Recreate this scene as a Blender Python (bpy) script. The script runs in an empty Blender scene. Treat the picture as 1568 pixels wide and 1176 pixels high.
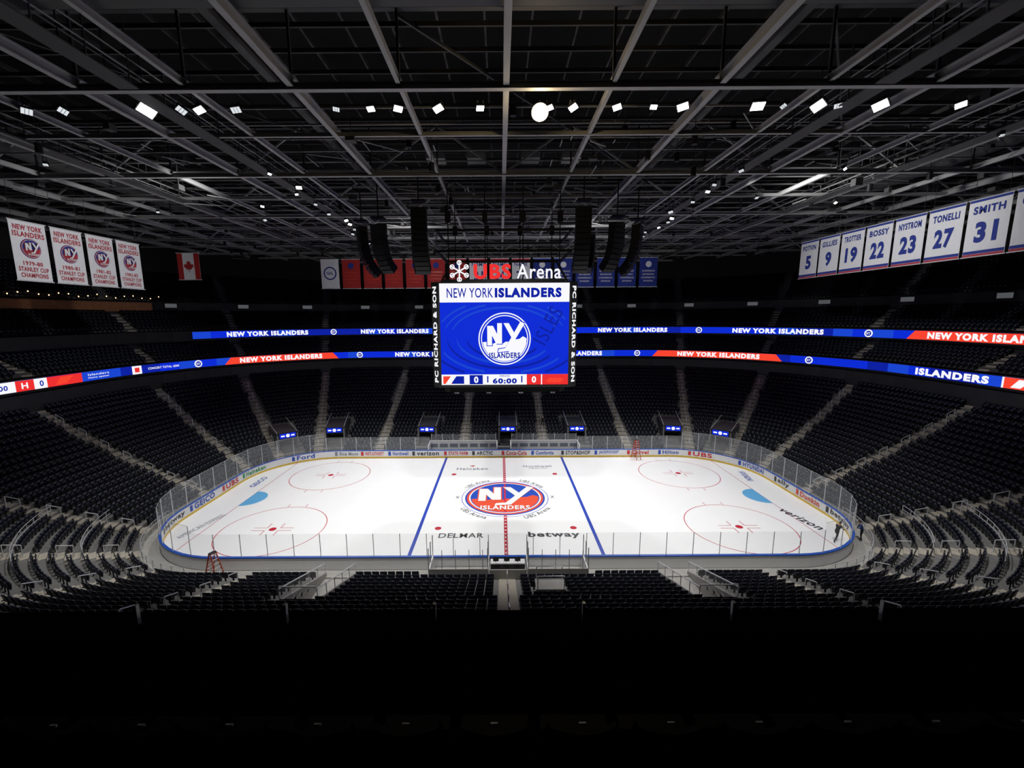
import bpy, math, random
import numpy as np
from mathutils import Vector, Matrix
random.seed(7)
sc=bpy.context.scene
sc.view_settings.view_transform='Standard'
sc.view_settings.look='None'

# ---------------------------------------------------------------- materials
def mat(name,col,rough=.6,metal=0.,emit=None,es=0.,alpha=1.,noise=.12,nscale=3.,spec=.5):
    m=bpy.data.materials.new(name); m.use_nodes=True
    nt=m.node_tree; b=nt.nodes['Principled BSDF']
    b.inputs['Roughness'].default_value=rough
    b.inputs['Metallic'].default_value=metal
    b.inputs['Specular IOR Level'].default_value=spec
    b.inputs['Base Color'].default_value=(*col,1)
    if noise>0:
        tc=nt.nodes.new('ShaderNodeTexCoord'); n=nt.nodes.new('ShaderNodeTexNoise')
        n.inputs['Scale'].default_value=nscale
        nt.links.new(tc.outputs['Object'],n.inputs['Vector'])
        r=nt.nodes.new('ShaderNodeMapRange')
        r.inputs['To Min'].default_value=1-noise; r.inputs['To Max'].default_value=1+noise
        nt.links.new(n.outputs['Fac'],r.inputs['Value'])
        h=nt.nodes.new('ShaderNodeHueSaturation'); h.inputs['Color'].default_value=(*col,1)
        nt.links.new(r.outputs['Result'],h.inputs['Value'])
        nt.links.new(h.outputs['Color'],b.inputs['Base Color'])
    if emit is not None:
        b.inputs['Emission Color'].default_value=(*emit,1)
        b.inputs['Emission Strength'].default_value=es
    b.inputs['Alpha'].default_value=alpha
    return m
def led(name,col,s=1.): return mat(name,(0,0,0),.5,emit=col,es=s,noise=0,spec=.05)

M_ice=mat('ice',(.94,.945,.95),.22,noise=.02,nscale=.6,spec=.25)
M_white=mat('white_paint',(.8,.8,.8),.4,noise=.04)
M_yellow=mat('kickplate_yellow',(.75,.5,.04),.4)
M_bluecap=mat('cap_blue',(.02,.10,.5),.4)
M_redline=mat('line_red',(.55,.02,.04),.3,noise=.05)
M_blueline=mat('line_blue',(.02,.06,.45),.3,noise=.05)
M_crease=mat('crease_blue',(.12,.45,.8),.3,noise=.05)
M_orange=mat('paint_orange',(.75,.08,.03),.3,noise=.05)
M_royal=mat('paint_royal',(.015,.07,.45),.3,noise=.05)
M_inkblk=mat('ink_black',(.03,.03,.035),.4,noise=.05)
M_inkred=mat('ink_red',(.6,.03,.03),.4,noise=.05)
M_inkgrn=mat('ink_green',(.03,.3,.1),.4,noise=.05)
M_inkgray=mat('ink_gray',(.24,.27,.32),.4,noise=.05)
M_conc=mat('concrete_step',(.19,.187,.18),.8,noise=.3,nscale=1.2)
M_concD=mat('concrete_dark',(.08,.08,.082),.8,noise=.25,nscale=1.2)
M_concL=mat('concrete_light',(.45,.44,.41),.75,noise=.15,nscale=2)
M_stair=mat('stair_tread',(.44,.40,.33),.75,noise=.15,nscale=4)
M_seat=mat('seat_plastic_navy',(.006,.008,.017),.42,noise=.2,nscale=.7)
M_seatB=mat('seat_plastic_black',(.002,.002,.003),.6,noise=.1,spec=.15)
M_metal=mat('steel_rail',(.74,.75,.77),.35,metal=.3,noise=.08)
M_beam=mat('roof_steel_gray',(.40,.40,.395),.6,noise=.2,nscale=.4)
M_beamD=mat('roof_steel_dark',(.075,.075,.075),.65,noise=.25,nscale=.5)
M_black=mat('black_paint',(.008,.008,.009),.6,noise=.15)
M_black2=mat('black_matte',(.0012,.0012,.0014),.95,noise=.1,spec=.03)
M_deck=mat('roof_deck_black',(.007,.007,.007),.9,noise=.3,nscale=.3)
M_wall=mat('wall_black',(.010,.010,.012),.85,noise=.3,nscale=.3)
M_suite=mat('suite_dark',(.03,.03,.034),.5,noise=.4,nscale=.5)
M_wood=mat('wood_brown',(.30,.12,.045),.5,noise=.4,nscale=2)
M_glass=mat('rink_glass',(.8,.84,.86),.06,alpha=.15,noise=0)
M_fab=mat('banner_white',(.82,.82,.84),.8,noise=.05)
M_fabR=mat('banner_red',(.42,.02,.02),.8,noise=.1)
M_fabB=mat('banner_blue',(.012,.03,.24),.8,noise=.1)
M_tR=mat('banner_text_red',(.45,.03,.05),.8,noise=.03)
M_tB=mat('banner_text_blue',(.02,.04,.28),.8,noise=.03)
M_ladder=mat('ladder_red',(.55,.06,.02),.5)
M_lamp=led('lamp_white',(1,.98,.95),6)
M_lampdim=led('lamp_dim',(.9,.95,1),.8)
M_lampwarm=led('lamp_warm',(1,.85,.55),60)
M_bulb=led('bulb_warm',(1,.62,.25),5)
M_dimbox=led('sign_dim',(.35,.37,.4),.22)
L_blue=led('led_blue',(.004,.025,.66),1.0)
L_blueM=led('led_blue_mid',(.010,.06,.64),1.0)
L_blueD=led('led_blue_dark',(.004,.015,.36),1.0)
L_white=led('led_white',(.95,.95,1),1.0)
L_red=led('led_red',(.85,.03,.03),1.0)
L_orange=led('led_orange',(.95,.06,.03),1.0)

# ---------------------------------------------------------------- builder
def frame(n,up=Vector((0,0,1))):
    n=Vector(n).normalized()
    if abs(n.dot(up))>.999: up=Vector((0,1,0))
    x=up.cross(n).normalized(); y=n.cross(x)
    return Matrix((x,y,n)).transposed()   # cols x,y,n
BOXF=[(0,3,2,1),(4,5,6,7),(0,1,5,4),(1,2,6,5),(2,3,7,6),(3,0,4,7)]
class MB:
    def __init__(s,name): s.name=name;s.v=[];s.f=[];s.m=[];s.mats=[]
    def mi(s,m):
        if m not in s.mats: s.mats.append(m)
        return s.mats.index(m)
    def add(s,vs,fs,m):
        o=len(s.v); k=s.mi(m)
        s.v.extend([tuple(v) for v in vs])
        for f in fs: s.f.append(tuple(i+o for i in f)); s.m.append(k)
    def box(s,c,size,m,R=None):
        c=Vector(c);h=Vector(size)/2;vs=[]
        for z in(-1,1):
            for x,y in((-1,-1),(1,-1),(1,1),(-1,1)):
                p=Vector((x*h.x,y*h.y,z*h.z))
                if R is not None: p=R@p
                vs.append(c+p)
        s.add(vs,BOXF,m)
    def beam(s,a,b,w,h,m,up=(0,0,1)):
        a=Vector(a);b=Vector(b);R=frame(b-a,Vector(up))
        s.box((a+b)/2,(w,h,(b-a).length),m,R)
    def ibeam(s,a,b,w,h,m):
        a=Vector(a);b=Vector(b);t=h*.09
        for dz,ww,hh in((-h/2,w,t*1.6),(h/2,w,t*1.6),(0,t*1.2,h)):
            s.beam(a+Vector((0,0,dz)),b+Vector((0,0,dz)),ww,hh,m)
    def cyl(s,a,b,r,m,n=8,r2=None):
        a=Vector(a);b=Vector(b);R=frame(b-a); r2=r if r2 is None else r2
        vs=[];
        for c,rr in((a,r),(b,r2)):
            for i in range(n):
                t=2*math.pi*i/n; vs.append(c+R@Vector((rr*math.cos(t),rr*math.sin(t),0)))
        fs=[(i,(i+1)%n,n+(i+1)%n,n+i) for i in range(n)]+[tuple(range(n-1,-1,-1)),tuple(range(n,2*n))]
        s.add(vs,fs,m)
    def quad(s,a,b,c,d,m): s.add([a,b,c,d],[(0,1,2,3)],m)
    def ell(s,c,rad,m,R=None,nu=12,nv=8,vmin=-1.):
        c=Vector(c);vs=[];fs=[]
        for j in range(nv+1):
            ph=-math.pi/2+math.pi*j/nv; ph=max(ph,vmin*math.pi/2)
            for i in range(nu):
                t=2*math.pi*i/nu
                p=Vector((rad[0]*math.cos(ph)*math.cos(t),rad[1]*math.cos(ph)*math.sin(t),rad[2]*math.sin(ph)))
                if R is not None:p=R@p
                vs.append(c+p)
        for j in range(nv):
            for i in range(nu):
                fs.append((j*nu+i,j*nu+(i+1)%nu,(j+1)*nu+(i+1)%nu,(j+1)*nu+i))
        s.add(vs,fs,m)
    def poly2(s,pts,m,mp,lay): s.add([mp(x,y,lay) for x,y in pts],[tuple(range(len(pts)))],m)
    def disc2(s,cx,cy,rx,ry,m,mp,lay,n=48): s.poly2([(cx+rx*math.cos(2*math.pi*i/n),cy+ry*math.sin(2*math.pi*i/n)) for i in range(n)],m,mp,lay)
    def ring2(s,cx,cy,r0,r1,m,mp,lay,n=64):
        vs=[];fs=[]
        for i in range(n):
            t=2*math.pi*i/n
            for r in(r0,r1): vs.append(mp(cx+r*math.cos(t),cy+r*math.sin(t),lay))
        for i in range(n):
            j=(i+1)%n; fs.append((2*i,2*i+1,2*j+1,2*j))
        s.add(vs,fs,m)
    def rect2(s,x0,y0,x1,y1,m,mp,lay,nx=1):
        vs=[];fs=[]
        for i in range(nx+1):
            x=x0+(x1-x0)*i/nx; vs+= [mp(x,y0,lay),mp(x,y1,lay)]
        for i in range(nx): fs.append((2*i,2*i+2,2*i+3,2*i+1))
        s.add(vs,fs,m)
    def text(s,t,cx,cy,w,h,m,mp,lay,off=.015,rot=0,shear=0):
        V,F=text2d(t,off,shear)
        mx=V.max(0);mn=V.min(0)
        sx=w/(mx[0]-mn[0]) if w else None; sy=h/(mx[1]-mn[1])
        if sx is None: sx=sy
        U=(V-(mx+mn)/2)*np.array([sx,sy])
        c,sn=math.cos(rot),math.sin(rot)
        s.add([mp(cx+u[0]*c-u[1]*sn,cy+u[0]*sn+u[1]*c,lay) for u in U],F,m)
    def build(s,smooth=False,parent=None):
        me=bpy.data.meshes.new(s.name); me.from_pydata(s.v,[],s.f)
        for m in s.mats: me.materials.append(m)
        me.polygons.foreach_set('material_index',s.m)
        if smooth: me.polygons.foreach_set('use_smooth',[True]*len(s.f))
        me.update()
        o=bpy.data.objects.new(s.name,me); sc.collection.objects.link(o)
        if parent: o.parent=parent
        return o
_tc={}
def text2d(t,off,shear):
    k=(t,off,shear)
    if k in _tc: return _tc[k]
    cu=bpy.data.curves.new('t','FONT'); cu.body=t; cu.offset=off; cu.shear=shear; cu.resolution_u=3; cu.space_character=1.06+off*2.2
    o=bpy.data.objects.new('t',cu); sc.collection.objects.link(o)
    dg=bpy.context.evaluated_depsgraph_get(); dg.update()
    me=o.evaluated_get(dg).to_mesh()
    V=np.array([(v.co.x,v.co.y) for v in me.vertices]); F=[tuple(p.vertices) for p in me.polygons]
    o.evaluated_get(dg).to_mesh_clear()
    bpy.data.objects.remove(o); bpy.data.curves.remove(cu)
    _tc[k]=(V,F); return V,F
def plane_map(o,r,u,step=.01):
    o=Vector(o);r=Vector(r);u=Vector(u);n=r.cross(u)
    return lambda x,y,l: o+r*x+u*y+n*(l*step)

# ---------------------------------------------------------------- ring family
def dims(d): return 21.95-.05*d, 4.42+.1*d, 8.53+.9*d   # a,b,r
def ring(d,seg,t):
    a,b,r=dims(d)
    if seg==0: return (-a+2*a*t,b+r,0,1)
    if seg==2: return (a+r,b-2*b*t,1,0)
    if seg==4: return (a-2*a*t,-b-r,0,-1)
    if seg==6: return (-a-r,-b+2*b*t,-1,0)
    th,cx,cy={1:(90-90*t,a,b),3:(-90*t,a,-b),5:(-90-90*t,-a,-b),7:(180-90*t,-a,b)}[seg]
    th=math.radians(th); c,s_=math.cos(th),math.sin(th)
    return (cx+r*c,cy+r*s_,c,s_)
def seglen(d,seg):
    a,b,r=dims(d); return {0:2*a,4:2*a,2:2*b,6:2*b}.get(seg,r*math.pi/2)
def ringS(d,s):
    L=sum(seglen(d,k) for k in range(8)); s=(s+dims(d)[0])%L
    for k in range(8):
        l=seglen(d,k)
        if s<=l or k==7: return ring(d,k,min(1,s/l))
        s-=l
def rmap(d,s0,z0,step=.02):
    def f(x,y,l):
        p=ringS(d,s0+x); return Vector((p[0]-p[2]*l*step,p[1]-p[3]*l*step,z0+y))
    return f
VX,VW,VD=12.1,1.1,7.4
STN=[]
for k in range(8):
    if k==4:
        xs=[21.95,18,VX+VW,VX-VW,6,0,-6,-VX+VW,-VX-VW,-18]
        STN+=[(4,(21.95-x)/43.9) for x in xs]
    else:
        n={0:8,2:3,6:3}.get(k,14); STN+=[(k,i/n) for i in range(n)]
def strip(mb,d0,z0,d1,z1,m,skip=None,closed=True):
    n=len(STN);vs=[];fs=[]
    for (k,t) in STN:
        p=ring(d0,k,t);q=ring(d1,k,t); vs+=[(p[0],p[1],z0),(q[0],q[1],z1)]
    for i in range(n):
        j=(i+1)%n
        if skip and skip(i): continue
        fs.append((2*i,2*i+1,2*j+1,2*j))
    mb.add(vs,fs,m)
# ---------------------------------------------------------------- room
def slab(name,c,size,m):
    b=MB(name); b.box(c,size,m); return b.build()
slab('floor',(0,0,-.35),(150,130,.4),M_wall)
slab('ceiling',(0,0,38.2),(150,130,.4),M_deck)
slab('wall_north',(0,62,18.9),(150,.5,38),M_wall)
slab('wall_south',(0,-62,18.9),(150,.5,38),M_wall)
slab('wall_west',(-72,0,18.9),(.5,124,38),M_wall)
slab('wall_east',(72,0,18.9),(.5,124,38),M_wall)

# ---------------------------------------------------------------- ice
mb=MB('ice_rink')
pts=[];
for k in range(8):
    n=2 if k%2==0 else 20
    for i in range(n): p=ring(-.02,k,i/n); pts.append((p[0],p[1],0))
mb.add(pts[::-1],[tuple(range(len(pts)))],M_ice)
vb=[(x,y,-.14) for x,y,z in pts]
n=len(pts); mb.add(pts+vb,[(i,(i+1)%n,n+(i+1)%n,n+i) for i in range(n)],M_ice)
ip=plane_map((0,0,0),(1,0,0),(0,1,0),.004)
for x in(-7.77,7.77): mb.rect2(x-.15,-12.9,x+.15,12.9,M_blueline,ip,1)
for y0,y1 in((-12.9,-4.25),(4.25,12.9)): mb.rect2(-.15,y0,.15,y1,M_redline,ip,3)
mb.rect2(-.09,-3.6,.09,3.6,M_redline,ip,7.4)
yy=-12.8
while yy<12.8:
    if abs(yy)>4.3: mb.rect2(-.08,yy,.08,yy+.22,M_white,ip,4)
    yy+=.62
for sx in(-1,1):
    x=27.13*sx
    mb.rect2(x-.03,-11.1,x+.03,11.1,M_redline,ip,1)
    c=[(x,-1.83)]+[(x-sx*1.83*math.cos(math.radians(a)),1.83*math.sin(math.radians(a))) for a in range(-90,91,10)]+[(x,1.83)]
    c=c if sx<0 else c[::-1]
    mb.poly2(c,M_crease,ip,2)
    for sy in(-1,1):
        cx,cy=21.03*sx,6.7*sy
        mb.ring2(cx,cy,4.53,4.60,M_redline,ip,1)
        mb.disc2(cx,cy,.32,.32,M_redline,ip,2,20)
        for hx in(-1,1):
            for hy in(-1,1):
                mb.rect2(cx+hx*.6,cy+hy*.25-.03,cx+hx*1.8,cy+hy*.25+.03,M_redline,ip,1)
                mb.rect2(cx+hx*.6-.03,cy+hy*.25,cx+hx*.6+.03,cy+hy*1.1,M_redline,ip,2)
                mb.rect2(cx+hx*.9-.03,cy+hy*4.6,cx+hx*.9+.03,cy+hy*5.2,M_redline,ip,1)
        mb.disc2(6.1*sx,6.7*sy,.3,.3,M_redline,ip,1,20)
mb.ring2(0,0,4.5,4.57,M_blueline,ip,2)
def logo(mb,mp,R,blue,white,orange,line,l0=3,ringc=None,textc=None):
    mb.disc2(0,0,R,R,ringc or blue,mp,l0)
    mb.disc2(0,0,R*.955,R*.955,line,mp,l0+1)
    mb.disc2(0,0,R*.90,R*.90,white,mp,l0+2)
    mb.disc2(0,0,R*.865,R*.865,blue,mp,l0+3)
    land=[]
    for a in range(188,353,8): land.append((.845*math.cos(math.radians(a)),.845*math.sin(math.radians(a))))
    top=[(.84,.02),(.70,.10),(.56,.0),(.40,-.02),(.28,-.12),(.05,-.10),(-.08,-.18),(-.30,-.12),(-.50,-.20),(-.66,-.10)]
    mb.poly2([(x*R,y*R) for x,y in land+top],orange,mp,l0+4)
    def st(pts,m,l):
        ar=sum(pts[i][0]*pts[(i+1)%len(pts)][1]-pts[(i+1)%len(pts)][0]*pts[i][1] for i in range(len(pts)))
        if ar<0: pts=pts[::-1]
        mb.poly2([(x*R,y*R) for x,y in pts],m,mp,l)
    # N and Y strokes; every stroke on its own thin layer so none are coplanar
    for g,m,l in((.03,line,l0+5),(0,white,l0+9)):
        for qi,q in enumerate(([(-.66,-.24),(-.48,-.24),(-.48,.50),(-.66,.50)],[(-.66,.50),(-.44,.50),(-.10,-.18),(-.32,-.18)],[(-.28,-.18),(-.10,-.18),(-.10,.60),(-.28,.60)],
                 [(-.04,.60),(.16,.60),(.42,.14),(.28,.02)],[(.60,.66),(.76,.58),(.14,-.46),(-.01,-.40)],[(-.26,-.50),(.14,-.46),(.06,-.34),(-.22,-.38)])):
            cx=sum(a for a,b in q)/4;cy=sum(b for a,b in q)/4
            st([(a+(g if a>cx else -g),b+(g if b>cy else -g)) for a,b in q],m,l+qi*.6)
    mb.text('ISLANDERS',0,-.62*R,1.18*R,.22*R,textc or white,mp,l0+14,.035)
logo(mb,ip,4.2,M_royal,M_white,M_orange,M_orange,3)
def arc_text(mb,t,R,ang,w,h,m,lay,fl=1):
    def f(x,y,l):
        a=math.radians(ang)-fl*x/R; rr=R+fl*y
        return Vector((rr*math.cos(a),rr*math.sin(a),.004*l))
    mb.text(t,0,0,w,h,m,f,lay,.01)
for a in(130,50): arc_text(mb,'UBS Arena',4.98,a,3.3,.6,M_inkblk,2)
for a in(230,310): arc_text(mb,'UBS Arena',4.98,a,3.3,.6,M_inkblk,2,-1)
for a in(0,180):
    c=(5*math.cos(math.radians(a)),0)
    for q in range(3):
        dx,dy=.35*math.cos(q*1.05),.35*math.sin(q*1.05); w=.04
        mb.poly2([(c[0]-dx-w,c[1]-dy),(c[0]-dx+w,c[1]-dy),(c[0]+dx+w,c[1]+dy),(c[0]+dx-w,c[1]+dy)],M_inkblk,ip,2+q*.5)
mb.text('Heineken',-4.0,8.6,3.9,.8,M_inkgray,ip,2,.02); mb.text('*',-4,9.6,.7,.5,M_inkred,ip,2,.02)
mb.text('Northwell',4.2,9.4,3.6,.65,M_inkgray,ip,2,.02); mb.text('HEALTH',4.2,8.7,2.2,.4,M_inkgray,ip,2,.01)
mb.text('DELMAR',-3.9,-8.0,3.9,.8,M_inkblk,ip,2,.01); mb.text('betway',4.2,-8.0,4.5,1.15,M_inkblk,ip,2,.03)
mb.text('verizon',27.6,-5.2,4.2,.9,M_inkblk,ip,3,.02,rot=math.radians(-75))
mb.text('HYUNDAI',28.6,5.6,3.0,.7,M_royal,ip,3,.02,rot=math.radians(-100))
mb.text('GEICO',-28.6,4.6,3.0,.7,M_royal,ip,3,.02,rot=math.radians(90))
mb.text('AMERICAN EXPRESS',-27.9,-6.,4.6,.6,M_inkgray,ip,3,.0,rot=math.radians(75))
mb.build()

# ---------------------------------------------------------------- boards
mb=MB('dasher_boards')
strip(mb,0,1.07,0,.0,M_white); strip(mb,.16,0,.16,1.07,M_white)
strip(mb,-.015,.2,-.015,0,M_yellow); strip(mb,-.015,.2,.0,.2,M_yellow)
strip(mb,-.03,1.07,-.03,1.0,M_bluecap); strip(mb,.19,.98,.19,1.07,M_bluecap); strip(mb,-.03,1.07,.19,1.07,M_bluecap)
ads=[(-52,'AMERICAN EXPRESS',M_royal,3.6,.6),(-46,'betway',M_inkblk,3.4,.62),(-41.5,'GEICO',M_royal,3,.6),(-37,'UBS',M_inkred,2.2,.6),(-33,'Heineken',M_inkgrn,2.9,.55),(-26.5,'Ford',M_royal,2.2,.6),
(-21,'Blue Moon',M_inkgray,2.5,.5),(-17.5,'PARTS AUTHORITY',M_inkred,2.5,.5),(-14,'Northwell',M_royal,2.1,.5),(-10.3,'verizon',M_inkblk,3.0,.58),(-6.2,'STATE FARM',M_inkred,2.6,.5),(-2.6,'ARCTIC',M_inkblk,2.2,.5),(1.7,'Coca-Cola',M_inkred,2.8,.6),(5.5,'Comfortis',M_royal,2.4,.5),(10,'STOP&SHOP',M_inkblk,3.3,.55),(14.2,'JACKPOCKET',M_royal,2.7,.5),(18.4,'Carvel',M_inkred,2.3,.55),(22.5,'Hilton',M_royal,2.1,.5),
(26.5,'UBS',M_inkred,2.3,.6),(33,'HYUNDAI',M_royal,3,.55),(38,'ally',M_inkblk,1.9,.6),(42,'Dunkin',M_orange,2.7,.55),(46.5,'betway',M_inkblk,3.4,.62),(51,'AT HOME',M_inkgrn,2.5,.55),(57,'Heineken',M_inkgrn,3.,.6)]
for s,t,m,w,h in ads:
    mb.text(t,0,0,w,h,m,rmap(0,s,.62,.012),2,.03)
    mb.rect2(-w/2-.6,-.28,-w/2-.25,.28,m,rmap(0,s,.62,.012),2)
mb.build()

# glass
mb=MB('rink_glass')
L=sum(seglen(.08,k) for k in range(8))
ns=80; ds=L/ns
for i in range(ns):
    s0=-L/2+i*ds; s1=s0+ds; sm=(s0+s1)/2
    p=ringS(.08,s0);q=ringS(.08,s1); mid=ringS(.08,sm)
    if mid[1]>12 and abs(mid[0])<10.5: H=0
    else: H=2.9 if abs(mid[1])>12.9 else 3.45
    if H==0: continue
    mb.quad((p[0],p[1],1.07),(q[0],q[1],1.07),(q[0],q[1],H),(p[0],p[1],H),M_glass)
    mb.box((p[0],p[1],(1.07+H)/2),(.045,.045,H-1.07),M_metal)
    if H>3: mb.beam((p[0],p[1],H),(q[0],q[1],H),.015,.018,M_metal)
mb.build()

# ---------------------------------------------------------------- bowls
def zb(d): return .35+.36*(d-1.6)+.0055*(d-1.6)**2
LROWS=[1.6+.86*i for i in range(23)]
CUT=set(i for i,(k,t) in enumerate(STN) if k==4 and (abs(t-(21.95-VX-VW)/43.9)<1e-6 or abs(t-(21.95+VX-VW)/43.9)<1e-6))
mb=MB('lower_seating_bowl')
strip(mb,.2,.02,1.6,.02,M_concL)
strip(mb,1.6,.02,1.6,zb(1.6),M_concL)
for i,d in enumerate(LROWS):
    d1=d+.86; z=zb(d); z1=zb(d1)
    sk=(lambda j:j in CUT) if d<VD-.3 else None
    strip(mb,d,z,d1,z,M_conc,sk)
    strip(mb,d1,z,d1,z1 if i<22 else z+2.2,M_conc if i<22 else M_suite,sk)
mb.build()
AISLE={0:[-17.5,-5.7,5.7,17.5],4:[0,-18.6,18.6],2:[.45],6:[.55]}
CA=[17,42,68]
for k,inv in((1,1),(7,0),(3,0),(5,1)): AISLE[k]=[(1-c/90) if inv else c/90 for c in CA]
PORT={0:[-10.9,.6,10.4]}
for k,inv in((1,1),(7,0)): PORT[k]=[(1-c/90) if inv else c/90 for c in(49,79)]
def apos(seg,val,d):
    a,b,r=dims(d)
    if seg==0: return val+a
    if seg==4: return a-val
    return val*seglen(d,seg)
def tmpl_boxes(bl):
    V=[];F=[]
    for c,sz,tilt in bl:
        h=[x/2 for x in sz]; o=len(V)
        for z in(-1,1):
            for x,y in((-1,-1),(1,-1),(1,1),(-1,1)):
                yy=y*h[1];zz=z*h[2]; ct,st=math.cos(tilt),math.sin(tilt)
                V.append((c[0]+x*h[0],c[1]+yy*ct+zz*st,c[2]-yy*st+zz*ct))
        F+=[[i+o for i in f] for f in BOXF]
    return np.array(V),np.array(F)
TV,TF=tmpl_boxes([((0,.17,.66),(.46,.05,.42),.18),((0,.0,.50),(.42,.07,.36),-.12),((0,.09,.2),(.10,.05,.4),0),((.26,.08,.5),(.04,.3,.05),0)])
def seats(name,rows,zf,mat_,ylim=-99,portals=True):
    P=[]
    for d in rows:
        z=zf(d); dd=d+.45
        for k in range(8):
            Lk=seglen(dd,k); n=max(1,int(Lk/.56))
            for i in range(n):
                s=(i+.5)*Lk/n
                if any(abs(s-apos(k,v,dd))<.72 for v in AISLE.get(k,[])): continue
                if portals and d<9 and any(abs(s-apos(k,v,dd))<1.65 for v in PORT.get(k,[])): continue
                if portals and k==4 and d<VD+.4 and abs(abs(dims(dd)[0]-s)-VX)<VW+.4: continue
                if portals and k==4 and d<2.2 and abs(dims(dd)[0]-s)<6.3: continue
                if portals and k==0 and d<2.6 and abs(dims(dd)[0]-s)<11: continue
                if portals and k==4 and abs(dims(dd)[0]-s-2.6)<1.3 and 4.8<d<6.4: continue
                p=ring(dd,k,s/Lk)
                if p[1]<ylim: continue
                P.append((p[0],p[1],z,p[2],p[3]))
    P=np.array(P);N=len(P);nv=len(TV)
    out=np.zeros((N,nv,3))
    nx=P[:,3][:,None];ny=P[:,4][:,None]
    out[:,:,0]=P[:,0][:,None]+TV[:,0]*ny+TV[:,1]*nx
    out[:,:,1]=P[:,1][:,None]-TV[:,0]*nx+TV[:,1]*ny
    out[:,:,2]=P[:,2][:,None]+TV[:,2]
    F=(TF[None]+(np.arange(N)*nv)[:,None,None]).reshape(-1,4)
    me=bpy.data.meshes.new(name)
    me.vertices.add(N*nv); me.vertices.foreach_set('co',out.reshape(-1))
    nf=len(F); me.loops.add(nf*4); me.loops.foreach_set('vertex_index',F.reshape(-1).astype(np.int32))
    me.polygons.add(nf); me.polygons.foreach_set('loop_start',np.arange(nf,dtype=np.int32)*4)
    me.materials.append(mat_); me.update(calc_edges=True); me.validate()
    o=bpy.data.objects.new(name,me); sc.collection.objects.link(o)
seats('lower_bowl_seats',LROWS,zb,M_seat)
def aisles(name,rows,zf,step,ylim=-99,w=1.15,rail=True,first=0):
    mb=MB(name)
    for k,vals in AISLE.items():
        for v in vals:
            for i,d in enumerate(rows):
                for off,hh in((.17,.03),(.62,(zf(d+step)-zf(d))/2)):
                    dd=d+off*step/.86+.02; p=ring(dd,k,min(1,max(0,apos(k,v,dd)/seglen(dd,k))))
                    if p[1]<ylim: continue
                    R=Matrix(((p[3],p[2],0),(-p[2],p[3],0),(0,0,1)))
                    mb.box((p[0],p[1],zf(d)+hh/2+.004),(w,.42*step/.86,hh),M_stair,R)
                if rail and i%3==1 and i<len(rows)-2:
                    pa=ring(d+.3,k,min(1,max(0,apos(k,v,d+.3)/seglen(d+.3,k)))); pb=ring(d+1.2,k,min(1,max(0,apos(k,v,d+1.2)/seglen(d+1.2,k))))
                    if pa[1]<ylim: continue
                    za,zc=zf(d),zf(d+step)
                    A=(pa[0],pa[1],za);A2=(pa[0],pa[1],za+.9);B=(pb[0],pb[1],zc);B2=(pb[0],pb[1],zc+.9)
                    for a,b in((A,A2),(A2,B2),(B2,B)): mb.cyl(a,b,.035,M_metal,5)
    mb.build()
aisles('lower_aisle_stairs',LROWS,zb,.86)
mb=MB('corner_guard_rail')
def guard(d,s0,s1,z,step=1.1,hh=.95):
    k=s0
    while k<s1:
        p=ringS(d,k);q=ringS(d,min(k+step,s1))
        mb.cyl((p[0],p[1],z),(p[0],p[1],z+hh),.028,M_metal,5)
        for f in(1,.62): mb.cyl((p[0],p[1],z+hh*f),(q[0],q[1],z+hh*f),.025,M_metal,5)
        k+=step
def sof(d,seg,t): return sum(seglen(d,k) for k in range(seg))-dims(d)[0]+t*seglen(d,seg)
z=.03
guard(1.45,sof(1.45,3,.02),sof(1.45,3,.9),z); guard(1.45,sof(1.45,5,.1),sof(1.45,5,.98),z)
for d,a,b in((4.9,.15,.5),(8.3,.2,.6)):
    z=zb(d)
    guard(d,sof(d,3,a),sof(d,3,b),z); guard(d,sof(d,5,1-b),sof(d,5,1-a),z)
mb.build()
def zm(d): return 13.0+.42*(d-21.3)
MROWS=[21.4+.85*i for i in range(5)]
def zu(d): return 17.0+.5*(d-25)
UROWS=[25.2+.85*i for i in range(6)]
def zt(d): return 21.4+.6*(d-31)
TROWS=[31.2+.85*i for i in range(9)]
def sky(i): return ring(21,*STN[i])[1]<-12
mb=MB('suite_level')
strip(mb,20.9,12.9,20.9,11.5,M_black,sky); strip(mb,20.9,11.5,24.5,11.5,M_suite,sky)
strip(mb,24.5,9,24.5,11.5,M_suite,sky); strip(mb,20.9,9.2,24.5,9.2,M_suite,sky)
strip(mb,25.9,13,25.9,15.6,M_suite,sky); strip(mb,24.6,15.6,25.9,15.6,M_suite,sky)
strip(mb,24.6,17.0,24.6,15.6,M_black,sky)
strip(mb,30.6,19.6,30.6,20.3,M_suite,sky)
for s in np.arange(-80,80.1,4.0):
    p=ringS(22,s)
    if p[1]<-12: continue
    q=ringS(24.4,s*(1+2.2/60))
    mb.beam((p[0],p[1],10.35),(q[0],q[1],10.35),.15,2.3,M_suite)
mb.build()
mb=MB('upper_seating_tiers')
for rows,zf in((MROWS,zm),(UROWS,zu),(TROWS,zt)):
    for d in rows:
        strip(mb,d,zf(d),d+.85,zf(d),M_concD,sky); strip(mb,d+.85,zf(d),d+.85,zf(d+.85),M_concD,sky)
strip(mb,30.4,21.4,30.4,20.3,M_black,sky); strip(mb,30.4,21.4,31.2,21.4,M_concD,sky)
strip(mb,38.9,26,38.9,37.8,M_wall,sky)
mb.build()
seats('upper_tier_seats',MROWS,zm,M_seat,-10,False)
seats('club_tier_seats',UROWS,zu,M_seat,-10,False)
seats('top_tier_seats',TROWS,zt,M_seat,-10,False)
aisles('upper_aisle_stairs',MROWS+[],zm,.85,-10,1.0,False)
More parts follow.
